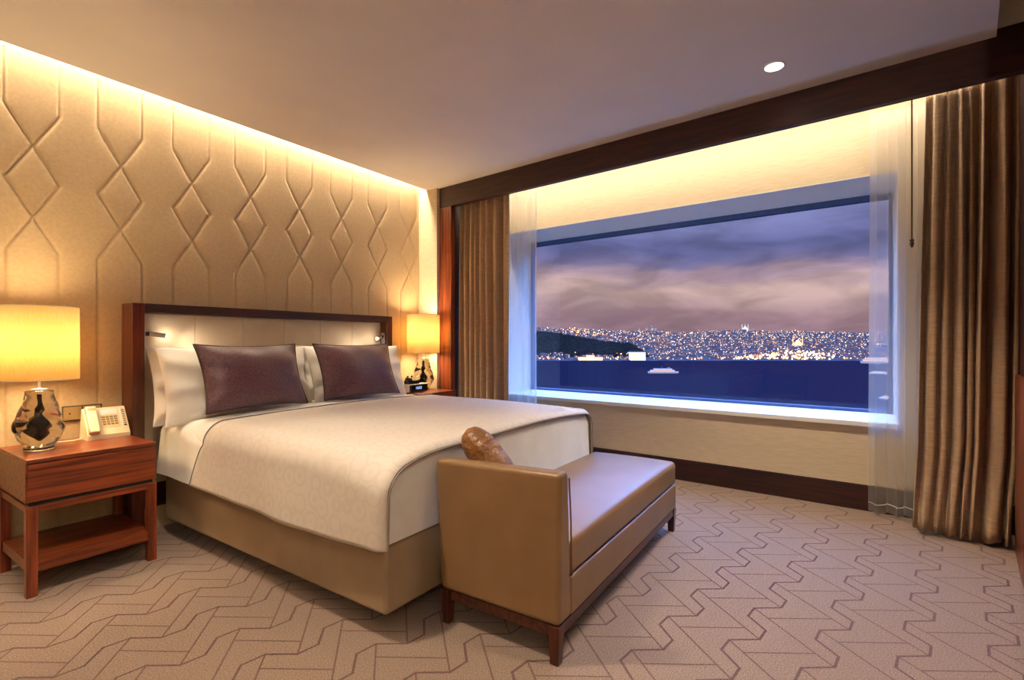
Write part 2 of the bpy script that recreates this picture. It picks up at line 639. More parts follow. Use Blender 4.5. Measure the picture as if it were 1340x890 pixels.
# visible recessed downlight
dl = thing('ceiling_downlight', 'small round white recessed downlight glowing in the ceiling near the window beam', 'ceiling light', (3.036, .364, ZC))
b = MB(); b.lathe([(.044, -.001), (.047, -.005), (.058, -.004), (.060, .0)], 32, cap0=False, cap1=False)
b.build('trim_ring', M['white_paint'], dl, True)
b = MB(); b.lathe([(.0445, -.003), (.02, -.004), (.001, -.0045)], 32, cap0=False, cap1=True)
b.build('lens', emitter('downlight_lens', (255, 246, 226), 14), dl, True)

# ------------------------------------------------------------------ headboard
HX0, HX1, HY = 1.152, 3.10, 3.40
hb = thing('headboard', 'wide dark wood framed headboard with cream leather panel behind the pillows', 'headboard', (HX0, HY, 0))
W_ = HX1 - HX0
b = MB(); b.box(0, .062, 0, .155, 0, 1.372, .003)
b.build('post', M['head_wood_z'], hb)
b = MB(); b.box(W_ - .062, W_, 0, .155, 0, 1.372, .003)
b.build('post', M['head_wood_z'], hb)
b = MB(); b.box(.063, W_ - .063, 0, .155, 1.318, 1.372, .003)
b.build('top_rail', M['dwood_x'], hb)
b = MB(); b.box(.062, W_ - .062, .115, .15, .15, 1.318)
pan = b.build('back_board', M['dwood_x'], hb)
npan = 6
pw = (W_ - .124) / npan
for k in range(npan):
    b = MB(); b.box(.062 + k * pw + .0004, .062 + (k + 1) * pw - .0004, .085, .12, .3, 1.317, .003, 3)
    b.build('leather_panel', M['headleather'], hb, True)

# reading lamps on the inner faces of the posts
def reading_lamp(sx, label, x, loc_y, tip, up):
    t = thing('reading_lamp', label, 'reading lamp', (x, loc_y, 1.10))
    b = MB(); b.box(min(0, sx * .012), max(0, sx * .012), -.022, .022, -.06, .125, .004)
    b.build('mounting_plate', M['chrome'], t, True)
    b = MB(); b.lathe([(.014, -.012), (.018, 0), (.014, .012)], 16, c=(sx * .025, 0, .095))
    b.build('joint', M['dark_metal'], t, True)
    b = MB()
    p0 = Vector((sx * .02, 0, .1)); p1 = Vector((sx * tip[0], tip[1], tip[2]))
    b.tube([p0, p0.lerp(p1, .15), p0.lerp(p1, .16), p1], [.007, .007, .0135, .014], 14)
    b.build('arm', M['chrome'], t, True)
    d = (p1 - p0).normalized()
    b = MB(); b.tube([p1, p1 + d * .003], [.0095, .009], 14)
    b.build('lens', emitter('reading_lens', (255, 240, 205), 25), t, True)
    return t, Vector((x, loc_y, 1.10)) + p1 + d * .02, d


rl, tipL, dL = reading_lamp(1, 'silver tube reading lamp on the left headboard post above the white pillows', HX0 + .062, HY + .045, (.118, -.015, .085), 0)
rl2, tipR, dR = reading_lamp(-1, 'silver reading lamp with bright tip on the right headboard post', HX1 - .062, HY + .045, (.10, -.03, .075), 0)
for tp, sg in ((tipL, 1), (tipR, -1)):
    point('reading_light', tp, .35, WARM2, .012)
    spot('reading_spot', tp, tp + Vector((sg * .25, .06, -.10)), 5.5, WARM2, 100, 1.0, .012)

# ------------------------------------------------------------------ bed
BX0, BX1, BF, BH = 1.312, 3.05, 1.476, 3.39
bed = thing('bed', 'large double bed with tan leather base on a dark recessed plinth', 'bed', (BX0, BF, 0))
bw, bl = BX1 - BX0, BH - BF
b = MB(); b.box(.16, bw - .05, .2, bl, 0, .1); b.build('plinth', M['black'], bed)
b = MB(); b.box(0, bw, 0, bl, .1, .375, .018, 4); b.build('base', M['base_leather'], bed, True)
b = MB(); b.box(.02, bw - .02, .02, bl, .376, .66, .05, 5); b.build('mattress', M['white_linen'], bed, True)


def bed_shell(name, XL, XR, ztop, zhem, r1, r2, Yf, Yh, th_end, mat, parent=None, close=False, seed=0, crown=.018, hem_amp=.008, ny=70, shear=0.0):
    g = np.random.default_rng(seed)
    # cross-section, left hem up and over to the right hem
    s = []
    def add(x, z, nx, nz, drop): s.append((x, z, nx, nz, drop))
    n = 14
    for k in range(n):
        t = k / n
        add(XL, zhem + (ztop - r1 - zhem) * t, -1, 0, 1 - t)
    for k in range(11):
        a = PI - k / 10 * PI / 2
        add(XL + r1 + r1 * math.cos(a), ztop - r1 + r1 * math.sin(a), math.cos(a), math.sin(a), 0)
    for k in range(1, 40):
        add(XL + r1 + (XR - XL - 2 * r1) * k / 40, ztop, 0, 1, 0)
    for k in range(11):
        a = PI / 2 - k / 10 * PI / 2
        add(XR - r1 + r1 * math.cos(a), ztop - r1 + r1 * math.sin(a), math.cos(a), math.sin(a), 0)
    for k in range(1, n + 1):
        t = k / n
        add(XR, ztop - r1 - (ztop - r1 - zhem) * t, 1, 0, t)
    S = np.array(s)
    ph = g.uniform(0, 6.28, 8)
    rows = []
    ys = np.linspace(Yh, Yf + r2, ny)
    ths = np.linspace(90, th_end, 8)[1:]
    def section(y, th):
        x, z, nx, nz, dr = S.T.copy()
        un = np.clip((x - XL) / (XR - XL), 0, 1)
        z = z + crown * np.sin(PI * un) * (nz > 0.5) * np.clip(nz, 0, 1)
        a = R(th)
        # inset by r2 along the normal, then come back round the foot edge
        X = x - nx * r2 + nx * r2 * math.sin(a)
        Z = z - nz * r2 + nz * r2 * math.sin(a)
        Y = np.full_like(X, y) - r2 * math.cos(a)
        w = sum(math.sin(y * fr + p) * am for fr, p, am in ((4.1, ph[0], .5), (9.3, ph[1], .35), (17.0, ph[2], .25)))
        X = X + nx * dr * (.012 + .012 * w)
        Z = Z + dr ** 2 * hem_amp * math.sin(y * 3.2 + ph[3])
        if shear:
            Y = Y + shear * dr ** .7 * float(smoothstep(np.array((y - Yh + .5) / .5)))
        # soft body over the top
        Z = Z + (1 - dr) * np.clip(nz, 0, 1) * .004 * np.sin(X * 5 + ph[4] + y * 2.3) * np.cos(y * 4.1 + ph[5])
        # the two foot corners sink a little
        for xc, k in ((XL, .050), (XR, .015)):
            Z = Z - k * np.exp(-(((X - xc) / .16) ** 2 + ((Y - Yf) / .22) ** 2)) * (1 - dr)
        return np.stack([X, Y, Z], -1)
    for y in ys: rows.append(section(y, 90))
    for th in ths: rows.append(section(Yf + r2, th))
    P = np.stack(rows)
    o = grid_mesh(name, P, mat, parent)
    if close:
        bm = bmesh.new(); bm.from_mesh(o.data); bm.verts.ensure_lookup_table()
        n_, m_ = P.shape[:2]
        ring = [bm.verts[(n_ - 1) * m_ + k] for k in range(m_)]
        fc = bm.faces.new(ring)
        bm.normal_update(); bm.to_mesh(o.data); bm.free()
        o.data.polygons.foreach_set('use_smooth', [True] * (len(o.data.polygons) - 1) + [False])
    return o, P


duv, _ = bed_shell('duvet', 1.290, 3.075, .700, .372, .10, .04, 1.463, 3.392, 0, M['white_linen'], close=True, seed=3)
tag(duv, 'white duvet covering the mattress, showing at the foot of the bed and below the pillows', 'duvet')
turn, TP = bed_shell('turned_down_band', 1.279, 3.086, .711, .385, .105, .012, 2.80, 3.06, 25, M['white_linen'], duv, seed=5, ny=16, shear=.13)
spr, SP = bed_shell('bedspread', 1.270, 3.095, .719, .366, .115, .045, 1.446, 2.825, 18, M['bedspread'], seed=9, hem_amp=.010, shear=.13)
tag(spr, 'pale beige patterned bedspread lying over the white duvet, piped along both ends', 'bedspread')
sol = spr.modifiers.new('cloth', 'SOLIDIFY'); sol.thickness = .008; sol.offset = 1
b = MB()
b.tube([tuple(p) for p in SP[0][::1] + np.array([0, 0, .004])], .0032, 6)
b.build('piping', plain('grey_piping', (132, 122, 118), .6), spr, True)
b = MB()
b.tube([tuple(p) for p in SP[-1][::1] + np.array([0, -.004, .0])], .0034, 6)
b.build('piping', plain('grey_piping_foot', (140, 128, 118), .6), spr, True)


# ------------------------------------------------------------------ pillows
def pillow_pts(w, h, t, n=34, pinch=.05, seed=0, wr=.004, pw=2.6, ex=.6):
    g = np.random.default_rng(seed)
    u = np.sin(np.linspace(-PI / 2, PI / 2, n))
    U, V = np.meshgrid(u, u)
    prof = np.clip((1 - np.abs(U) ** pw) * (1 - np.abs(V) ** pw), 0, 1) ** ex
    X = U * w / 2 * (1 - pinch * (1 - V ** 2) * np.abs(U))
    Z = V * h / 2 * (1 - pinch * 1.2 * (1 - U ** 2) * np.abs(V))
    ph = g.uniform(0, 6.28, 10)
    ang = np.arctan2(V, U); rad = np.hypot(U, V)
    wrn = wr * (np.sin(ang * 9 + ph[0] + rad * 2) * smoothstep(rad - .25) + .8 * np.sin(ang * 17 + ph[1]) * smoothstep(rad - .55) + .7 * np.sin(X * 23 + Z * 15 + ph[2]))
    e = np.clip(prof * 4, 0, 1)
    F = np.stack([X, -prof * t / 2 - wrn * e, Z], -1)
    B = np.stack([X, prof * t / 2 + wrn * e * .6, Z], -1)
    return F, B


def make_pillow(name, label, cat, loc, rx, rz, w, h, t, mat, seed, group=None, piping=None, pinch=.05, wr=.004, ry=0, ex=.6):
    F, B = pillow_pts(w, h, t, seed=seed, pinch=pinch, wr=wr, ex=ex)
    n = F.shape[0]
    me = bpy.data.meshes.new(name)
    vs = np.concatenate([F.reshape(-1, 3), B.reshape(-1, 3)])
    idx = np.arange(n * n).reshape(n, n)
    q1 = np.stack([idx[:-1, :-1], idx[:-1, 1:], idx[1:, 1:], idx[1:, :-1]], -1).reshape(-1, 4)
    q2 = q1[:, ::-1] + n * n
    me.from_pydata(vs.tolist(), [], np.concatenate([q1, q2]).tolist())
    bm = bmesh.new(); bm.from_mesh(me)
    bmesh.ops.remove_doubles(bm, verts=bm.verts, dist=1e-5)
    bm.to_mesh(me); bm.free()
    o = link(name, me, mat, None, 'all')
    o.location = loc
    o.rotation_euler = (rx, ry, rz)
    tag(o, label, cat, group)
    if piping:
        ring = list(F[0, :-1]) + list(F[:-1, -1]) + list(F[-1, ::-1][:-1]) + list(F[::-1, 0])
        b = MB(); b.tube([tuple(p) for p in ring], .0055, 8, caps=False)
        b.build('piping', piping, o, True)
    return o


PWH = M['white_linen']
make_pillow('pillow', 'white pillow at the back against the left half of the headboard panel', 'pillow', (1.690, 3.375, .888), R(-13), 0, .93, .47, .17, PWH, 1, wr=.009)
make_pillow('pillow', 'white pillow in front of another, behind the left plum cushion', 'pillow', (1.695, 3.235, .890), R(-17), R(-1), .93, .47, .19, PWH, 2, wr=.008)
make_pillow('pillow', 'white pillow at the back under the right reading lamp', 'pillow', (2.63, 3.375, .892), R(-13), 0, .90, .47, .17, PWH, 4, wr=.009)
make_pillow('pillow', 'white pillow in front of another, behind the right plum cushion', 'pillow', (2.615, 3.235, .890), R(-17), R(1), .91, .47, .19, PWH, 6, wr=.008)
make_pillow('cushion', 'plum patterned piped cushion leaning on the left white pillows', 'cushion', (1.672, 3.055, .940), R(-20), R(2), .64, .41, .18, M['cushion'], 8, None, M['cushion_side'], .075, .004, ex=.75)
make_pillow('cushion', 'plum patterned piped cushion leaning on the right white pillows', 'cushion', (2.455, 3.055, .940), R(-20), R(-2), .66, .41, .18, M['cushion'], 9, None, M['cushion_side'], .075, .004, ex=.75)

# ------------------------------------------------------------------ nightstands
def make_nightstand(label, x0, y0, w, dp, h):
    t = thing('nightstand', label, 'nightstand', (x0, y0, 0))
    k = h / .62
    b = MB(); b.box(0, w, 0, dp, h - .016, h, .002); b.build('top', M['wood_x'], t)
    b = MB()
    b.box(.0, w, .012, dp, .425 * k, h - .017, .0015)
    b.build('case', M['wood_x'], t)
    b = MB()
    z0, z1 = .448 * k, h - .022
    b.hexa([(.006, .012, z0), (w - .006, .012, z0), (w - .006, .03, z0), (.006, .03, z0), (.006, -.002, z1), (w - .006, -.002, z1), (w - .006, .03, z1), (.006, .03, z1)], .0015)
    b.build('drawer', M['wood_x'], t)
    b = MB(); b.box(.012, w - .012, .02, dp - .01, .408 * k, .425 * k); b.build('recess_strip', M['black'], t)
    b = MB()
    b.box(0.04, w - .04, .004, .036, .378 * k, .408 * k, .001); b.box(.04, w - .04, dp - .036, dp - .004, .378 * k, .408 * k, .001)
    b.box(.004, .036, .04, dp - .04, .378 * k, .408 * k, .001); b.box(w - .036, w - .004, .04, dp - .04, .378 * k, .408 * k, .001)
    b.build('apron', M['wood_x'], t)
    for (lx, ly) in ((0, 0), (w - .04, 0), (0, dp - .04), (w - .04, dp - .04)):
        b = MB(); b.box(lx, lx + .04, ly, ly + .04, 0, .408 * k, .002); b.build('leg', M['wood_z'], t)
    b = MB(); b.box(.008, w - .008, .004, dp - .008, .108, .158, .002); b.build('shelf', M['wood_x'], t)
    return t


make_nightstand('reddish wooden nightstand with one drawer and open shelf left of the bed, holding the telephone', .636, 3.052, .508, .49, .62)
make_nightstand('wooden nightstand beyond the far side of the bed, mostly hidden, holding the alarm clock', 3.125, 3.06, .445, .48, .70)


# ------------------------------------------------------------------ lamps
def make_lamp(label, x, y, z, turn):
    t = thing('table_lamp', label, 'table lamp', (x, y, z), turn)
    prof = [(.045, 0), (.056, .004), (.060, .010), (.054, .018), (.062, .030), (.078, .055), (.090, .085), (.094, .110), (.090, .140), (.080, .175), (.069, .210), (.060, .240), (.054, .268), (.052, .290)]
    rib = lambda a, zz: .045 * math.sin(3 * (a + zz * 12)) * math.sin(min(1, max(0, zz / .29)) * PI) + .04 * math.sin(7 * (a + zz * 14)) * math.sin(min(1, max(0, zz / .29)) * PI)
    fine = []
    for i in range(len(prof) - 1):
        for q in range(3):
            u = q / 3
            fine.append((prof[i][0] * (1 - u) + prof[i + 1][0] * u, prof[i][1] * (1 - u) + prof[i + 1][1] * u))
    fine.append(prof[-1])
    b = MB(); b.lathe(fine, 72, rib=rib)
    b.build('glass_base', M['lamp_glass'], t, 'all')
    core = [(.003, .060), (.012, .075), (.024, .095), (.028, .115), (.022, .14), (.014, .165), (.010, .19), (.007, .22), (.005, .25), (.004, .272)]
    rib2 = lambda a, zz: .35 * math.sin(2 * (a + zz * 14)) + .15 * math.sin(5 * (a - zz * 10))
    fine = []
    for i in range(len(core) - 1):
        for q in range(3):
            u = q / 3
            fine.append((core[i][0] * (1 - u) + core[i + 1][0] * u, core[i][1] * (1 - u) + core[i + 1][1] * u))
    fine.append(core[-1])
    b = MB(); b.lathe(fine, 48, rib=rib2)
    b.build('smoky_core', M['lamp_core'], t, 'all')
    b = MB(); b.lathe([(.030, .2905), (.030, .298), (.012, .300), (.0065, .303), (.0065, .42), (.014, .422), (.014, .47), (.0, .471)], 24, cap1=False)
    b.build('stem', M['chrome'], t, True)
    zb, zt_ = .345, .70
    b = MB(); b.lathe([(.151, zb), (.150, zt_)], 72, cap0=False, cap1=False)
    sh = b.build('lamp_shade', M['shade'], t, 'all')
    s = sh.modifiers.new('thick', 'SOLIDIFY'); s.thickness = .002
    b = MB()
    for zz in (zb, zt_):
        b.tube([(.150 * math.cos(a), .150 * math.sin(a), zz) for a in np.linspace(0, 2 * PI, 49)], .002, 6, caps=False)
    for k in range(3):
        a = 2 * PI * k / 3
        b.tube([(.012 * math.cos(a), .012 * math.sin(a), zt_ - .05), (.149 * math.cos(a), .149 * math.sin(a), zt_ - .03)], .0015, 6)
    b.tube([(0, 0, .46), (0, 0, zt_ - .05)], .003, 6)
    b.build('shade_frame', M['chrome'], sh, True)
    b = MB(); b.lathe([(.010, .471), (.022, .49), (.027, .515), (.02, .535), (.004, .545)], 20)
    b.build('bulb', emitter('warm_bulb', (255, 214, 140), 6), t, 'all')
    return t


make_lamp('table lamp with drum shade and glass base, beside the telephone', .735, 3.30, .62, 0)
make_lamp('table lamp with drum shade in the far corner, behind the alarm clock', 3.432, 3.345, .70, 2.0)
LAMPC = (1.0, .74, .40)
point('room_fill', (-1.0, -1.4, 2.0), 22, WARM2, .06)  # unseen fill light added behind the camera to lift the room
point('room_fill', (-1.15, -.5, 1.95), 36, WARM2, .06)  # second added fill, also unseen, brightening from the left
for lx, ly, lz in ((.735, 3.30, .62), (3.432, 3.345, .70)):
    point('lamp_light', (lx, ly, lz + .58), 13, LAMPC, .075)
    point('lamp_light', (lx, ly, lz + .45), 14, LAMPC, .075)

# ------------------------------------------------------------------ telephone
PT = .62
tel = thing('telephone', 'ivory desk telephone with handset and push buttons on the left nightstand', 'telephone', (.945, 3.375, PT))
ta = math.atan2(.145, .075)
b = MB()
pw_, = (.19,)
prof = [(0, 0), (0, .024), (.006, .030), (.088, .158), (.096, .162), (.104, .156), (.13, .0)]
lo = [b.bm.verts.new((0, y, z)) for y, z in prof]; hi = [b.bm.verts.new((pw_, y, z)) for y, z in prof]
b.bm.faces.new(lo); b.bm.faces.new(hi[::-1])
for k in range(len(prof)):
    b.bm.faces.new((lo[k], hi[k], hi[(k + 1) % len(prof)], lo[(k + 1) % len(prof)]))
b.build('body', M['phone_white'], tel, True)
fa = math.atan2(.128, .082)
FM = Matrix.Translation((0, .006, .030)) @ Matrix.Rotation(fa, 4, 'X')     # local x right, y up the sloped face
b = MB(); b.box(.072, .150, .112, .146, 0, .0015, M4=FM); b.build('directory_card', M['phone_paper'], tel)
b = MB(); b.box(.070, .152, .03, .108, 0, .0008, M4=FM); b.build('keypad_plate', plain('keypad_plate', (214, 186, 146), .5), tel)
for rr in range(4):
    for cc in range(4):
        x0 = .077 + cc * .018; y0 = .048 + rr * .0145
        b = MB(); b.box(x0, x0 + .0135, y0, y0 + .0095, .0008, .0042, .001, 1, M4=FM)
        b.build('key', M['phone_key'], tel)
b = MB(); b.box(.158, .166, .035, .146, 0, .0012, M4=FM); b.build('label_strip', M['phone_paper'], tel)
for k in range(7):
    y0 = .048 + k * .0138
    b = MB(); b.box(.171, .183, y0, y0 + .006, 0, .003, .001, 1, M4=FM); b.build('speed_key', M['phone_key'], tel)
b = MB(); b.box(.170, .183, .034, .042, 0, .003, .001, 1, M4=FM); b.build('message_lamp', M['phone_dark'], tel)
b = MB()
b.box(.004, .052, .004, .150, .012, .036, .008, 3, M4=FM)
b.box(.004, .052, .118, .156, .001, .036, .008, 3, M4=FM)
b.box(.004, .052, -.002, .030, .001, .036, .008, 3, M4=FM)
b.build('handset', M['phone_white'], tel, True)
b = MB()
b.tube([(-.0, .06, .012), (-.02, .05, .010), (-.05, .06, .004), (-.09, .075, .004), (-.13, .11, .004), (-.14, .155, .004)], .0028, 8)
b.build('cord', M['phone_white'], tel, True)

ws = thing('wall_socket', 'nickel double wall socket plate behind the telephone', 'wall socket', (.885, 3.560, .714))
b = MB(); b.box(0, .175, -.004, .008, 0, .082, .002); b.build('plate', M['socket_dark'], ws)
for k in (0, 1):
    b = MB(); b.box(.004 + k * .085, .082 + k * .085, -.010, -.003, .005, .077, .002)
    m_ = b.build('socket_module', M['socket'], ws)
    b = MB(); b.lathe([(.0045, 0), (.0045, .003)], 12)
    q = b.build('socket_hole', M['socket_dark'], m_, True, (.03 + k * .085, -.0085, .041)); q.rotation_euler = (R(90), 0, 0)

# ------------------------------------------------------------------ alarm clock and the small dock on it
CZ = .70
ck = thing('alarm_clock', 'white alarm clock radio with black front and blue digits on the far nightstand', 'alarm clock', (3.124, 3.215, CZ))
b = MB(); b.box(0, .23, 0, .08, .004, .075, .006, 3); b.build('case', M['clock_white'], ck, True)
b = MB(); b.box(.004, .226, -.006, .004, .008, .068, .005, 3); fr = b.build('display', M['clock_black'], ck, True)
cu = bpy.data.curves.new('digits', 'FONT'); cu.body = '10:03'; cu.size = .034; cu.extrude = .0004
to = bpy.data.objects.new('digits_tmp', cu); COL.objects.link(to)
bpy.context.view_layer.update()
me = bpy.data.meshes.new_from_object(to.evaluated_get(bpy.context.evaluated_depsgraph_get()))
bpy.data.objects.remove(to)
me.materials.clear()
dg = link('digits', me, M['digits'], fr)
dg.location = (.072, -.0068, .028); dg.rotation_euler = (R(90), 0, 0)
for x in (.02, .165):
    b = MB(); b.box(x, x + .04, .03, .05, 0, .004); b.build('foot', M['clock_white'], ck)
dk = thing('docking_cradle', 'small black docking cradle standing on top of the alarm clock', 'dock', (3.130, 3.225, CZ + .075))
b = MB(); b.box(.0, .13, 0, .06, 0, .030, .004); b.build('tray', M['clock_black'], dk, True)
b = MB(); b.hexa([(0, .01, .028), (.058, .01, .028), (.058, .055, .028), (0, .055, .028), (.008, .015, .058), (.056, .015, .055), (.056, .05, .055), (.008, .05, .058)], .004)
b.build('cradle', plain('cradle_brown', (42, 26, 18), .4), dk, True)
for x in (.014, .064):
    b = MB(); b.lathe([(.005, .054), (.009, .060), (.010, .068), (.005, .074), (.001, .075)], 12, c=(x, .03, 0)); b.build('knob', M['clock_black'], dk, 'all')

# ------------------------------------------------------------------ bench
bn = thing('bench', 'tan leather chaise bench with one upright end, at the foot of the bed', 'bench', (1.556, .862, 0), R(1.6))
BLn, BD = 1.545, .545
b = MB()
b.box(.012, BLn - .008, .006, BD - .006, .098, .138, .002); b.build('rail', M['bench_wood_x'], bn)
for (lx, ly) in ((.0, 0), (BLn - .045, 0), (0, BD - .045), (BLn - .045, BD - .045)):
    b = MB(); ins = .006
    b.hexa([(lx + ins, ly + ins, 0), (lx + .045 - ins, ly + ins, 0), (lx + .045 - ins, ly + .045 - ins, 0), (lx + ins, ly + .045 - ins, 0),
            (lx, ly, .14), (lx + .045, ly, .14), (lx + .045, ly + .045, .14), (lx, ly + .045, .14)], .002)
    b.build('leg', M['bench_wood_z'], bn)
b = MB(); b.box(.10, BLn, 0, BD, .139, .285, .012, 3); b.build('seat_base', M['bench_leather'], bn, True)
# seat cushion, crowned
nx, ny = 44, 24
u = np.linspace(0, 1, nx); v = np.linspace(0, 1, ny)
b = MB(); b.box(.086, BLn, 0, BD - .004, .2855, .425, .024, 5)
bmesh.ops.subdivide_edges(b.bm, edges=[e for e in b.bm.edges if e.calc_length() > .2], cuts=14, use_grid_fill=True)
for w in b.bm.verts:
    if w.co.z > .36:
        uu = (w.co.x - .086) / (BLn - .086); vv = w.co.y / BD
        w.co.z += .028 * (max(0, math.sin(PI * min(1, max(0, uu)))) ** .5) * (max(0, math.sin(PI * min(1, max(0, vv)))) ** .6) - .006
b.build('seat_cushion', M['bench_leather'], bn, 'all')
# upright end: wedge section, slightly flared
b = MB()
b.hexa([(0, 0, .139), (.105, 0, .139), (.105, BD, .139), (0, BD, .139), (-.022, -.016, .690), (.050, -.016, .690), (.050, BD + .012, .672), (-.022, BD + .012, .672)], .020, 4)
b.build('backrest', M['bench_leather'], bn, True)
b = MB()
pts = [(.098, -.002, .29), (.078, -.0085, .5), (.056, -.012, .66)]
b.tube(pts, .003, 6)
b.build('welt', plain('tan_welt', (120, 84, 50), .5), bn, True)

# bolster propped against the bed
bo_a, bo_b = Vector((1.700, 1.355, .730)), Vector((1.735, 1.165, .515))
ax = (bo_b - bo_a).normalized()
bo_a = bo_a - ax * .055; bo_b = bo_b + ax * .055
ax = (bo_b - bo_a).normalized()
b = MB()
prof = []
Lb = (bo_b - bo_a).length
for k in range(30):
    t = k / 29
    r = .070 * (1 - abs(2 * t - 1) ** 4.5) ** .5 if 0 < t < 1 else .002
    prof.append((max(r, .003), t * Lb))
g_ = np.random.default_rng(4); ph = g_.uniform(0, 6.28, 6)
rib = lambda a, z: .03 * math.sin(a * 2 + z * 40 + ph[0]) * math.sin(z * 55 + ph[1]) + .02 * math.sin(a * 5 + z * 25 + ph[2])
b.lathe(prof, 48, rib=rib)
bo = b.build('bolster', M['bolster_leather'], None, 'all')
bo.location = bo_a
bo.rotation_euler = ax.to_track_quat('Z', 'X').to_euler()
tag(bo, 'rounded brown leather bolster cushion behind the upright end of the bench', 'bolster cushion')


# ------------------------------------------------------------------ drapes
def make_drape(name, label, cat, y0, y1, xc, ztop, folds, amp, mat, seed, z0=.012, flare=0.0, thick=.003, grp=None, irregular=.5, hem=False, nz=46, top_amp=.45, xs_slope=.0466, round_=False, lean=0.0):
    g = np.random.default_rng(seed)
    n = folds * 28
    s = np.linspace(0, 1, n)
    wts = g.uniform(1 - irregular * .6, 1 + irregular * .6, folds); wts = wts / wts.sum()
    edges = np.concatenate([[0], np.cumsum(wts)])
    ph = np.interp(s, np.linspace(0, 1, folds + 1), np.arange(folds + 1)) * 2 * PI
    ybase = np.interp(ph / (2 * PI), np.arange(folds + 1), edges)
    am = np.interp(ph / (2 * PI), np.arange(folds + 1) + .0, g.uniform(1 - irregular * .6, 1 + irregular * .4, folds + 1))
    dr = g.uniform(-1, 1, folds + 1)
    rows = []
    for k in range(nz):
        t = k / (nz - 1)           # 0 at the top
        z = ztop - (ztop - z0) * t
        a = amp * (top_amp + (1 - top_amp) * smoothstep(np.array(t / .25))) * (1 + .12 * math.sin(t * 5 + seed))
        sway = np.interp(ph / (2 * PI), np.arange(folds + 1), dr) * .012 * math.sin(t * 3.1 + seed) * irregular
        q_ = ph + .5 * math.sin(t * 3 + seed) * irregular
        if round_:
            X = xc - a * am * (np.sin(q_) + .25 * np.sin(2 * q_ + 1.2))
        else:
            X = xc + a * am * np.sin(q_)
        wid = (y1 - y0) / folds
        Y = y0 + (y1 - y0) * ybase + (wid * .10 * np.sin(ph) if round_ else wid * .12 * np.sin(2 * ph + .4) * am) + sway + lean * (t - 1) + (.022 * float(smoothstep(np.array((t - .78) / .22))) if round_ else 0)
        # hem breaks on the carpet
        X = X - flare * smoothstep(np.array((t - .86) / .14)) * (0.4 + .6 * np.abs(np.sin(ph / 2)))
        X = X + xs_slope * (Y - (y0 + y1) / 2)
        zz = z + (smoothstep(np.array((t - .9) / .1)) * .010 * (1 + np.sin(ph * 1.0 + 1)))
        rows.append(np.stack([X, Y, zz * np.ones(n) if np.ndim(zz) == 0 else zz], -1))
    P = np.stack(rows)
    o = grid_mesh(name, P, mat)
    if thick:
        m = o.modifiers.new('cloth', 'SOLIDIFY'); m.thickness = thick; m.offset = 0
    tag(o, label, cat, grp)
    if hem:
        b = MB()
        b.tube([tuple(p) for p in P[-2]], .003, 5)
        b.build('hem', M['white_linen'], o, True)
    return o, P


dl_, _ = make_drape('drape', 'bronze floor length drape gathered at the left end of the window, beyond the bed', 'curtain', 2.585, 3.19, 3.76, 2.66, 8, .040, M['drape'], 5, irregular=.9, round_=True)
dr_, _ = make_drape('drape', 'bronze drape gathered at the right end of the window, by dark wood', 'curtain', -.730, -.310, 3.905, 2.66, 7, .040, M['drape'], 12, flare=.06, irregular=.9, round_=True, lean=.035)
sl_, _ = make_drape('sheer_curtain', 'white sheer curtain beside the left drape, city lights showing through', 'sheer curtain', 2.50, 3.10, 4.10, 2.66, 5, .016, M['sheer'], 3, thick=0, irregular=.7, top_amp=.8)
sr_, _ = make_drape('sheer_curtain', 'white sheer curtain hanging to the carpet beside the right drape', 'sheer curtain', -.50, -.075, 4.095, 2.66, 4, .020, M['sheer'], 8, thick=0, irregular=.7, top_amp=.8, hem=True)

pw = thing('curtain_wand', 'thin dark pull rod with turned finial hanging beside the right sheer curtain', 'curtain rod', (3.965, -.285, 1.74))
b = MB(); b.tube([(0, 0, .04), (0, 0, .92)], .0045, 8); b.build('rod', M['dark_metal'], pw, True)
b = MB(); b.lathe([(.001, -.012), (.006, -.004), (.010, .006), (.012, .018), (.006, .026), (.013, .030), (.011, .040), (.005, .046)], 16); b.build('finial', M['dark_metal'], pw, 'all')

# ------------------------------------------------------------------ outside
SEA = -60.0
def out(r, d, z=0.0):
    return Vector((FW[0] * d + RT[0] * r, FW[1] * d + RT[1] * r, z))


m, nt, bs = new_mat('sea_water')
tc = nt.nodes.new('ShaderNodeTexCoord'); mp = nt.nodes.new('ShaderNodeMapping'); mp.inputs['Scale'].default_value = (.05, .012, 1)
mp.inputs['Rotation'].default_value = (0, 0, TH)
nz = nt.nodes.new('ShaderNodeTexNoise'); nz.inputs['Scale'].default_value = 1; nz.inputs['Detail'].default_value = 5
bp = nt.nodes.new('ShaderNodeBump'); bp.inputs['Strength'].default_value = .0; bp.inputs['Distance'].default_value = 3
nt.links.new(tc.outputs['Object'], mp.inputs['Vector']); nt.links.new(mp.outputs['Vector'], nz.inputs['Vector'])
nt.links.new(nz.outputs['Fac'], bp.inputs['Height']); nt.links.new(bp.outputs['Normal'], bs.inputs['Normal'])
setp(bs, Base_Color=lin((13, 9, 17)), Roughness=.6, Specular_IOR_Level=.0)
b = MB()
p = [out(-4000, 60, SEA), out(6000, 60, SEA), out(6000, 9000, SEA), out(-4000, 9000, SEA)]
b.quad([tuple(x) for x in p])
sea = struct(b.build('sea', m))

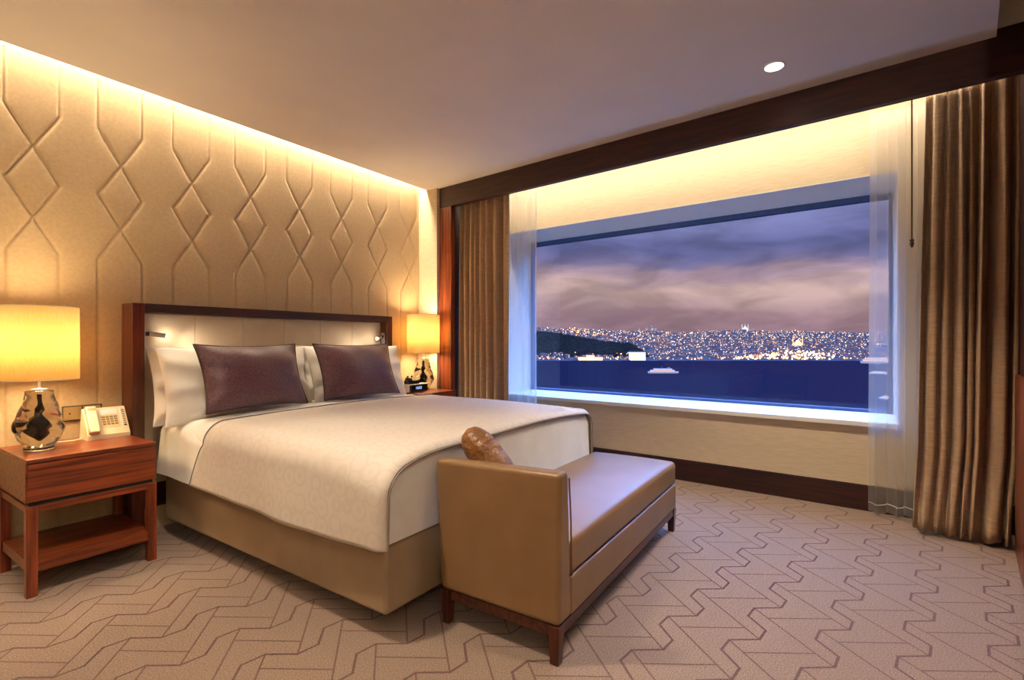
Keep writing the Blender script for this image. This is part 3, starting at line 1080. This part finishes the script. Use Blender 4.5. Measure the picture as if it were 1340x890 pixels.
# far shore: terrain rising to a ridge
SH = 1610.0
def ridge(r):
    return 46 + 22 * math.exp(-((r + 150) / 500) ** 2) + 5 * math.sin(r / 170.0) + 3 * math.sin(r / 61.0 + 1) - 4 * smoothstep(np.array((r - 500) / 500))
def ground(r, d):
    t = max(0.0, min(1.0, (d - SH) / 1300.0))
    z = SEA + 2 + (ridge(r) - SEA - 2) * (1 - (1 - t) ** 1.7)
    return float(z + 5 * math.sin(r / 90 + d / 140) * t + 3 * math.sin(r / 41 - d / 77) * t)


rs = np.linspace(-900, 2400, 180); ds = np.concatenate([[SH - 4], np.linspace(SH, SH + 1300, 46), [SH + 2400]])
P = np.zeros((len(ds), len(rs), 3))
for i, d in enumerate(ds):
    for j, r in enumerate(rs):
        z = SEA - 2 if i == 0 else ground(r, d)
        P[i, j] = out(r, d, z)
land = grid_mesh('land', P, noise_mat('dusk_land', (36, 30, 34), (54, 46, 48), (.02, .02, .02), rough=1.0, spec=0))
struct(land)

# wooded headland at the left of the view
hill_mat = noise_mat('wooded_slope', (11, 9, 8), (20, 15, 12), (.09, .09, .09), rough=1.0, spec=0, bump=1.0, bscale=(.12, .12, .12), bdist=8)
rs = np.linspace(-520, 460, 150); ds = np.linspace(SH + 40, SH + 620, 50)
P = np.zeros((len(ds), len(rs), 3))
gh = np.random.default_rng(2)
bumpz = gh.uniform(0, 1, (len(ds), len(rs)))
def hillz(r, d):
    top = 42 * (1 - smoothstep(np.array((r - 100) / 330.0))) - 6
    top = top if r < 460 else -60
    t = max(0.0, min(1.0, (d - SH - 40) / 420.0))
    return float(SEA + 6 + (top - SEA - 6) * math.sin(min(t, 1) * PI / 2) ** .8)
for i, d in enumerate(ds):
    for j, r in enumerate(rs):
        P[i, j] = out(r, d, hillz(r, d) + (bumpz[i, j] * 9 if i > 0 else -8))
hill = grid_mesh('hill', P, hill_mat, smooth=False)
struct(hill)


# building materials with lit windows
def facade(name, wall, lit, dens, strength, sc=(0.25, 0.33)):
    m, nt, bs = new_mat(name)
    L = nt.links.new
    tc = nt.nodes.new('ShaderNodeTexCoord')
    geo = nt.nodes.new('ShaderNodeNewGeometry')
    mp = nt.nodes.new('ShaderNodeMapping'); mp.inputs['Scale'].default_value = (sc[0], sc[0], sc[1])
    fl = nt.nodes.new('ShaderNodeVectorMath'); fl.operation = 'FLOOR'
    wn = nt.nodes.new('ShaderNodeTexWhiteNoise'); wn.noise_dimensions = '3D'
    gt = nt.nodes.new('ShaderNodeMath'); gt.operation = 'LESS_THAN'; gt.inputs[1].default_value = dens
    ml = nt.nodes.new('ShaderNodeMath'); ml.operation = 'MULTIPLY'; ml.inputs[1].default_value = strength
    L(tc.outputs['Object'], mp.inputs['Vector']); L(mp.outputs['Vector'], fl.inputs[0])
    oi = nt.nodes.new('ShaderNodeObjectInfo')
    ad = nt.nodes.new('ShaderNodeVectorMath'); ad.operation = 'ADD'
    sc_ = nt.nodes.new('ShaderNodeVectorMath'); sc_.operation = 'SCALE'; sc_.inputs['Scale'].default_value = 97.0
    cx = nt.nodes.new('ShaderNodeCombineXYZ')
    L(oi.outputs['Random'], cx.inputs[0]); L(cx.outputs[0], sc_.inputs[0])
    L(fl.outputs[0], ad.inputs[0]); L(sc_.outputs[0], ad.inputs[1])
    L(ad.outputs[0], wn.inputs['Vector'])
    L(wn.outputs['Value'], gt.inputs[0]); L(gt.outputs[0], ml.inputs[0])
    L(ml.outputs[0], bs.inputs['Emission Strength'])
    setp(bs, Base_Color=lin(wall), Roughness=.9, Specular_IOR_Level=0, Emission_Color=lin(lit))
    return m


FAC = [facade('facade_grey', (86, 62, 56), (255, 214, 170), .06, 1.3),
       facade('facade_cream', (100, 72, 60), (255, 190, 120), .07, 1.5),
       facade('facade_violet', (76, 58, 58), (255, 236, 220), .05, 1.3),
       facade('facade_rose', (90, 60, 52), (255, 170, 110), .07, 1.4)]
ROOF = plain('dusk_roof', (84, 48, 40), .9, spec=0)
ROOF2 = plain('dusk_flat_roof', (72, 62, 66), .9, spec=0)


def building_mesh(kind, w, l, h, mat):
    b = MB()
    b.box(-w / 2, w / 2, -l / 2, l / 2, -6, h)
    if kind == 0:      # pitched roof
        o = .6
        v = [b.bm.verts.new(p) for p in ((-w / 2 - o, -l / 2 - o, h), (w / 2 + o, -l / 2 - o, h), (w / 2 + o, l / 2 + o, h), (-w / 2 - o, l / 2 + o, h), (-w * .25, 0, h + w * .22), (w * .25, 0, h + w * .22))]
        for f in ((0, 1, 5, 4), (2, 3, 4, 5), (1, 2, 5), (3, 0, 4)):
            b.bm.faces.new([v[i] for i in f]).material_index = 1
    else:              # flat roof with parapet and stair head
        b.box(-w / 2 - .3, w / 2 + .3, -l / 2 - .3, l / 2 + .3, h, h + .9, mat=1)
        b.box(-w * .18, w * .1, -l * .2, l * .15, h + .9, h + 3.4, mat=1)
    return b


protos = []
gb = random.Random(5)
for k in range(12):
    w, l, h = gb.uniform(11, 20), gb.uniform(11, 18), gb.uniform(9, 20)
    mb = building_mesh(k % 2, w, l, h, None)
    me = bpy.data.meshes.new('city_building')
    bmesh.ops.recalc_face_normals(mb.bm, faces=mb.bm.faces)
    mb.bm.to_mesh(me); mb.bm.free()
    me.materials.append(FAC[k % 4]); me.materials.append(ROOF if k % 2 == 0 else ROOF2)
    protos.append(me)

placed = 0
spots_ = [((835 - 670) / 660 * SH, SH + 6), ((773 - 670) / 660 * SH, SH + 6)]
GB = 'distant buildings of the city across the water'
while placed < 300:
    r = gb.uniform(-20, 1330); d = SH + 14 + 330 * gb.random() ** 1.6
    px = 670 + 660 * r / d
    if px < 700 or px > 1172: continue
    if r < 470 and hillz(r, d) > ground(r, d) - 2 and d > SH + 35: continue
    if any((r - a_) ** 2 + (d - b_) ** 2 < 19 ** 2 for a_, b_ in spots_): continue
    spots_.append((r, d))
    o = bpy.data.objects.new('city_building', gb.choice(protos)); COL.objects.link(o)
    o.location = out(r, d, ground(r, d))
    o.rotation_euler = (0, 0, -(PI / 2 - TH) + gb.uniform(-.5, .5))
    s = gb.uniform(.7, 1.1); o.scale = (s, s, s * gb.uniform(.7, 1.1))
    tag(o, 'small distant lit building of the lower city slope across the water', 'building', GB)
    placed += 1

# the rest of the city: far too many to count, one object
V, F, MI = [], [], []
n = 0
gc = random.Random(9)
while n < 5200:
    d = SH + 300 + 1000 * gc.random() ** .9
    r = d * gc.uniform(-.1, 1.3)
    zg = ground(r, d)
    if r < 480 and hillz(r, min(d, SH + 460)) > zg + 4 and d < SH + 620: continue
    w, l, h = gc.uniform(8, 20), gc.uniform(8, 18), gc.uniform(7, 17)
    a = -(PI / 2 - TH) + gc.uniform(-.7, .7)
    ca, sa = math.cos(a), math.sin(a)
    c = out(r, d)
    k = len(V)
    for z in (zg - 6, zg + h):
        for sx, sy in ((-1, -1), (1, -1), (1, 1), (-1, 1)):
            x, y = sx * w / 2, sy * l / 2
            V.append((c.x + x * ca - y * sa, c.y + x * sa + y * ca, z))
    mi = gc.randrange(4)
    for fq in ((4, 5, 6, 7), (0, 1, 5, 4), (1, 2, 6, 5), (2, 3, 7, 6), (3, 0, 4, 7)):
        F.append([k + i for i in fq]); MI.append(4 if fq[0] == 4 else mi)
    n += 1
me = bpy.data.meshes.new('city_houses'); me.from_pydata(V, [], F)
o = link('city_houses', me, FAC + [ROOF2])
me.polygons.foreach_set('material_index', MI)
tag(o, 'dense mass of small lit houses covering the far hills up to the skyline', 'houses', kind='stuff')

# street and window lights strewn over the town
ico = [(0, 0, 1), (.89, 0, .45), (.28, .85, .45), (-.72, .53, .45), (-.72, -.53, .45), (.28, -.85, .45), (.72, .53, -.45), (-.28, .85, -.45), (-.89, 0, -.45), (-.28, -.85, -.45), (.72, -.53, -.45), (0, 0, -1)]
icf = [(0, 1, 2), (0, 2, 3), (0, 3, 4), (0, 4, 5), (0, 5, 1), (1, 6, 2), (2, 7, 3), (3, 8, 4), (4, 9, 5), (5, 10, 1), (6, 7, 2), (7, 8, 3), (8, 9, 4), (9, 10, 5), (10, 6, 1), (11, 7, 6), (11, 8, 7), (11, 9, 8), (11, 10, 9), (11, 6, 10)]
LM = [emitter('street_warm', (255, 190, 110), 3.2), emitter('street_white', (255, 236, 214), 3.2), emitter('street_orange', (255, 140, 60), 2.6), emitter('street_cool', (205, 220, 255), 2.6)]
V, F, MI = [], [], []
def lamp_ball(r, d, z, rad, mi):
    c = out(r, d, z); k = len(V)
    for p in ico: V.append((c.x + p[0] * rad, c.y + p[1] * rad, z + p[2] * rad))
    for f3 in icf: F.append([k + i for i in f3]); MI.append(mi)
for k in range(1950):
    d = SH + 20 + 1250 * gc.random() ** 1.1
    r = d * gc.uniform(-.1, 1.3)
    zg = ground(r, d)
    if r < 480 and hillz(r, min(d, SH + 460)) > zg + 3 and d < SH + 620 and d > SH + 38: continue
    lamp_ball(r, d, zg + gc.uniform(9, 19), gc.uniform(.8, 1.9) * (1 + (d - SH) / 4000), gc.choice((0, 0, 1, 1, 2, 3)))
for k in range(520):          # bright quay in the right half
    px = gc.choice((gc.gauss(1050, 22), gc.gauss(1000, 30), gc.uniform(850, 1500), gc.gauss(1030, 45)))
    d = SH + gc.uniform(4, 60)
    r = (px - 670) / 660 * d
    lamp_ball(r, d, SEA + 3 + gc.random() ** 2 * 26 * math.exp(-((px - 1045) / 60) ** 2) + gc.random() * 7, gc.uniform(1.4, 3.6), gc.choice((0, 1, 1, 2)))
for k in range(90):           # along the wooded shore
    px = gc.choice((gc.uniform(705, 840), gc.gauss(776, 10), gc.gauss(810, 8), gc.gauss(717, 5)))
    d = SH + gc.uniform(2, 30)
    lamp_ball((px - 670) / 660 * d, d, SEA + 4 + gc.random() * 9, gc.uniform(1.0, 2.2), gc.choice((0, 1, 2)))
for k in range(120):           # road climbing behind the headland
    px = gc.uniform(745, 835)
    d = SH + 520 + gc.uniform(0, 60)
    yy = 431 + (px - 745) * .2 + gc.gauss(0, 2.0)
    lamp_ball((px - 670) / 660 * d, d, 1.15 + (447 - yy) / 660 * d, gc.uniform(1.2, 2.4), gc.choice((0, 1, 2)))
me = bpy.data.meshes.new('city_lights'); me.from_pydata(V, [], F)
o = link('city_lights', me, LM)
me.polygons.foreach_set('material_index', MI)
tag(o, 'countless small warm street lamps glittering over the city slopes', 'city lights', kind='stuff')

# landmarks
def place(o, px, d, z): o.location = out((px - 670) / 660 * d, d, z); o.rotation_euler = (0, 0, -(PI / 2 - TH))
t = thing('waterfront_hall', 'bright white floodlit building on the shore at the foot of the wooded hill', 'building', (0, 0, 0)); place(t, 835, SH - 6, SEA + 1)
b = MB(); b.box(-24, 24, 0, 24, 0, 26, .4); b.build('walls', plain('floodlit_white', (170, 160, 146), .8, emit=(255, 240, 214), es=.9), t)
b = MB(); b.box(-25, 25, -1, 25, 26, 28.5); b.build('roof', ROOF2, t)
wm = emitter('hall_window', (255, 206, 140), 1.6)
for i in range(6):
    for j in range(2):
        b = MB(); b.box(-21 + i * 7.4, -16.5 + i * 7.4, -.4, .1, 4 + j * 11, 11 + j * 11); b.build('window', wm, t)
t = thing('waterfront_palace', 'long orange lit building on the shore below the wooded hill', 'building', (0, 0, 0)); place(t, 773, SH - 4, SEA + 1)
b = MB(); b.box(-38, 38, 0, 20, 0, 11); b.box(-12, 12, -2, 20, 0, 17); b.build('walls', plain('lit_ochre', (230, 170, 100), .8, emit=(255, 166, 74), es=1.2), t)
b = MB(); b.box(-39, 39, -1, 21, 11, 12.5); b.box(-13, 13, -3, 21, 17, 19); b.build('roof', ROOF, t)


def mosque(label, px, d, z, s, glow, es, ntow):
    t = thing('mosque', label, 'mosque', (0, 0, 0)); place(t, px, d, z)
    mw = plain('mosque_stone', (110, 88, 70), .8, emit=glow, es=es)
    b = MB(); b.box(-14 * s, 14 * s, -12 * s, 12 * s, -8 * s, 12 * s); b.box(-9 * s, 9 * s, -8 * s, 8 * s, 12 * s, 16 * s); b.build('hall', mw, t)
    b = MB(); b.lathe([(8.5 * s * math.cos(q), 16 * s + 8 * s * math.sin(q)) for q in np.linspace(0, 1.5, 9)], 24); b.build('dome', mw, t, 'all')
    for k in range(ntow):
        x = (-19 + 38 * k / max(1, ntow - 1)) * s
        b = MB(); b.lathe([(1.7 * s, -8 * s), (1.5 * s, 24 * s), (2.3 * s, 25 * s), (2.3 * s, 27 * s), (1.2 * s, 27 * s), (1.1 * s, 34 * s), (.05, 42 * s)], 12, c=(x, 0, 0)); b.build('minaret', mw, t, True)
    return t


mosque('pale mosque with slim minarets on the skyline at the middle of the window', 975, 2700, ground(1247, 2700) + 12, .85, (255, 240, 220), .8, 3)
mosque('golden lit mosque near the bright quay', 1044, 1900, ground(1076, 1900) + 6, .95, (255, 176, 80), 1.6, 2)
for q, (px, hh) in enumerate(((836, 40), (846, 46), (853, 60), (858, 52))):
    d = 2750
    b = MB(); b.box(-6, 6, -6, 6, -20, hh * .55); b.box(-4.5, 4.5, -4.5, 4.5, hh * .55, hh * .7); b.tube([(0, 0, hh * .7), (0, 0, hh)], .8, 6)
    o = b.build('skyline_tower', facade('tower_facade', (96, 74, 64), (255, 220, 180), .35, .6))
    place(o, px, d, ground((px - 670) / 660 * d, d))
    tag(o, 'slim pale skyline tower, ' + ('leftmost' if q == 0 else 'second from left' if q == 1 else 'tallest, third from left' if q == 2 else 'rightmost') + ' of the four clustered', 'tower', 'skyline towers')


def ferry(label, px, py, length, rot):
    d = 660 * (1.15 - SEA) / (py - 447)
    t = thing('ferry', label, 'ferry', (0, 0, 0)); place(t, px, d, SEA); t.rotation_euler = (0, 0, -(PI / 2 - TH) + rot)
    L_ = length; k = L_ / 60.0
    b = MB()
    pf = [(-.5, .3), (-.46, .8), (-.3, 1), (.3, 1), (.44, .7), (.5, 0.02)]
    up = [(x * L_, s_ * 6 * k) for x, s_ in pf]
    ring = [(x, -y) for x, y in up] + [(x, y) for x, y in up[::-1]]
    lo = [b.bm.verts.new((x * .96, y * .8, -.5 * k)) for x, y in ring]; hi = [b.bm.verts.new((x, y, 3.2 * k)) for x, y in ring]
    b.bm.faces.new(lo[::-1]); b.bm.faces.new(hi)
    for i in range(len(ring)): b.bm.faces.new((lo[i], lo[(i + 1) % len(ring)], hi[(i + 1) % len(ring)], hi[i]))
    b.build('hull', plain('ferry_white', (120, 104, 96), .6, emit=(255, 226, 210), es=.2), t)
    b = MB(); b.box(-.40 * L_, .34 * L_, -4.6 * k, 4.6 * k, 3.2 * k, 6 * k); b.box(-.30 * L_, .26 * L_, -4 * k, 4 * k, 6.4 * k, 8.6 * k)
    b.build('cabin', emitter('ferry_cabin_light', (255, 214, 200), .8), t)
    b = MB(); b.box(-.42 * L_, .36 * L_, -4.9 * k, 4.9 * k, 6 * k, 6.4 * k); b.box(-.32 * L_, .28 * L_, -4.3 * k, 4.3 * k, 8.6 * k, 9 * k); b.box(.14 * L_, .22 * L_, -2.5 * k, 2.5 * k, 9 * k, 11 * k)
    b.build('deck', plain('ferry_deck', (90, 80, 80), .7), t)
    b = MB(); b.lathe([(1.5 * k, 9 * k), (1.3 * k, 13 * k)], 14, c=(-.05 * L_, 0, 0)); b.build('funnel', ROOF, t, True)
    return t


ferry('lit ferry out on the water left of centre in the window', 868, 488.5, 60, 0)
ferry('lit ferry near the far quay, seen beside the right sheer curtain', 1152, 475.5, 110, 0)
ferry('lit ferry through the right sheer curtain, second one out from the quay', 1150, 489.5, 34, R(-8))
ferry('lit ferry closest to the window, showing low through the right sheer curtain', 1166, 522.5, 22, R(-22))

# ------------------------------------------------------------------ sky
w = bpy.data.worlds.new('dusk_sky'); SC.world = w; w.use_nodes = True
nt = w.node_tree; nt.nodes.clear(); L = nt.links.new
o_ = nt.nodes.new('ShaderNodeOutputWorld'); bg = nt.nodes.new('ShaderNodeBackground')
tc = nt.nodes.new('ShaderNodeTexCoord')
sp = nt.nodes.new('ShaderNodeSeparateXYZ'); L(tc.outputs['Generated'], sp.inputs[0])
def noise(scale, detail, off=(0, 0, 0), dist=0.0):
    mp = nt.nodes.new('ShaderNodeMapping'); mp.inputs['Scale'].default_value = scale; mp.inputs['Location'].default_value = off
    n_ = nt.nodes.new('ShaderNodeTexNoise'); n_.inputs['Scale'].default_value = 1; n_.inputs['Detail'].default_value = detail; n_.inputs['Distortion'].default_value = dist
    L(tc.outputs['Generated'], mp.inputs['Vector']); L(mp.outputs['Vector'], n_.inputs['Vector'])
    return n_.outputs['Fac']
def mth(op, a, b=None, c=None):
    n_ = nt.nodes.new('ShaderNodeMath'); n_.operation = op
    for i, v in enumerate((a, b, c)):
        if v is None: continue
        if isinstance(v, (int, float)): n_.inputs[i].default_value = v
        else: L(v, n_.inputs[i])
    return n_.outputs[0]
z = sp.outputs['Z']
wob = noise((3.0, 3.0, 15), 9, (1.3, 0, 0), .5)
zz = mth('ADD', z, mth('MULTIPLY', mth('SUBTRACT', wob, .5), .11))
cr = nt.nodes.new('ShaderNodeValToRGB'); cr.color_ramp.interpolation = 'EASE'
el = cr.color_ramp.elements
stops = [(0.0, (144, 114, 124)), (0.04, (162, 128, 134)), (0.075, (178, 146, 144)), (0.10, (190, 158, 150)), (0.122, (162, 136, 148)), (0.145, (112, 106, 142)), (0.175, (98, 100, 144)), (0.215, (118, 120, 164)), (0.25, (122, 130, 176)), (0.34, (116, 136, 192))]
el[0].position, el[0].color = stops[0][0], lin(stops[0][1])
el[1].position, el[1].color = stops[-1][0], lin(stops[-1][1])
for p, c in stops[1:-1]:
    e = el.new(p); e.color = lin(c)
L(zz, cr.inputs['Fac'])
# darker and paler streaks of cloud
cl = noise((7, 7, 24), 10, (4.0, 2.0, 0.5), .5)
cl2 = nt.nodes.new('ShaderNodeMapRange'); cl2.inputs[1].default_value = .38; cl2.inputs[2].default_value = .64; cl2.inputs[3].default_value = .74; cl2.inputs[4].default_value = 1.18
L(cl, cl2.inputs[0])
mixc = nt.nodes.new('ShaderNodeVectorMath'); mixc.operation = 'SCALE'
L(cr.outputs['Color'], mixc.inputs[0]); L(cl2.outputs[0], mixc.inputs['Scale'])
# upper sky, out of view, boosted to strong blue to light sill and sheers
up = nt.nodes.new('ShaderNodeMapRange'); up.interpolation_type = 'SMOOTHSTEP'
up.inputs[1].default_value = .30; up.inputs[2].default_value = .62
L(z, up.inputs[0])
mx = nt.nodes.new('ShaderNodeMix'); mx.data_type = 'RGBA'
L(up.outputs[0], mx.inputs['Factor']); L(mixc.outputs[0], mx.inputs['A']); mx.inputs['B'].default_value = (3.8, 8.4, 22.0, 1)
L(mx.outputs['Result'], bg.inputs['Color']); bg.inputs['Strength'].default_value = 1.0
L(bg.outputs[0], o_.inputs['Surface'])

# ------------------------------------------------------------------ view
SC.view_settings.view_transform = 'Standard'
SC.view_settings.look = 'None'
SC.view_settings.exposure = 0.32
SC.view_settings.gamma = 1.0
SC.view_settings.use_curve_mapping = False
SC.cycles.use_denoising = True
SC.cycles.max_bounces = 10
SC.cycles.diffuse_bounces = 5
SC.cycles.transparent_max_bounces = 16
SC.cycles.caustics_reflective = False
SC.cycles.caustics_refractive = False
SC.cycles.sample_clamp_indirect = 6.0
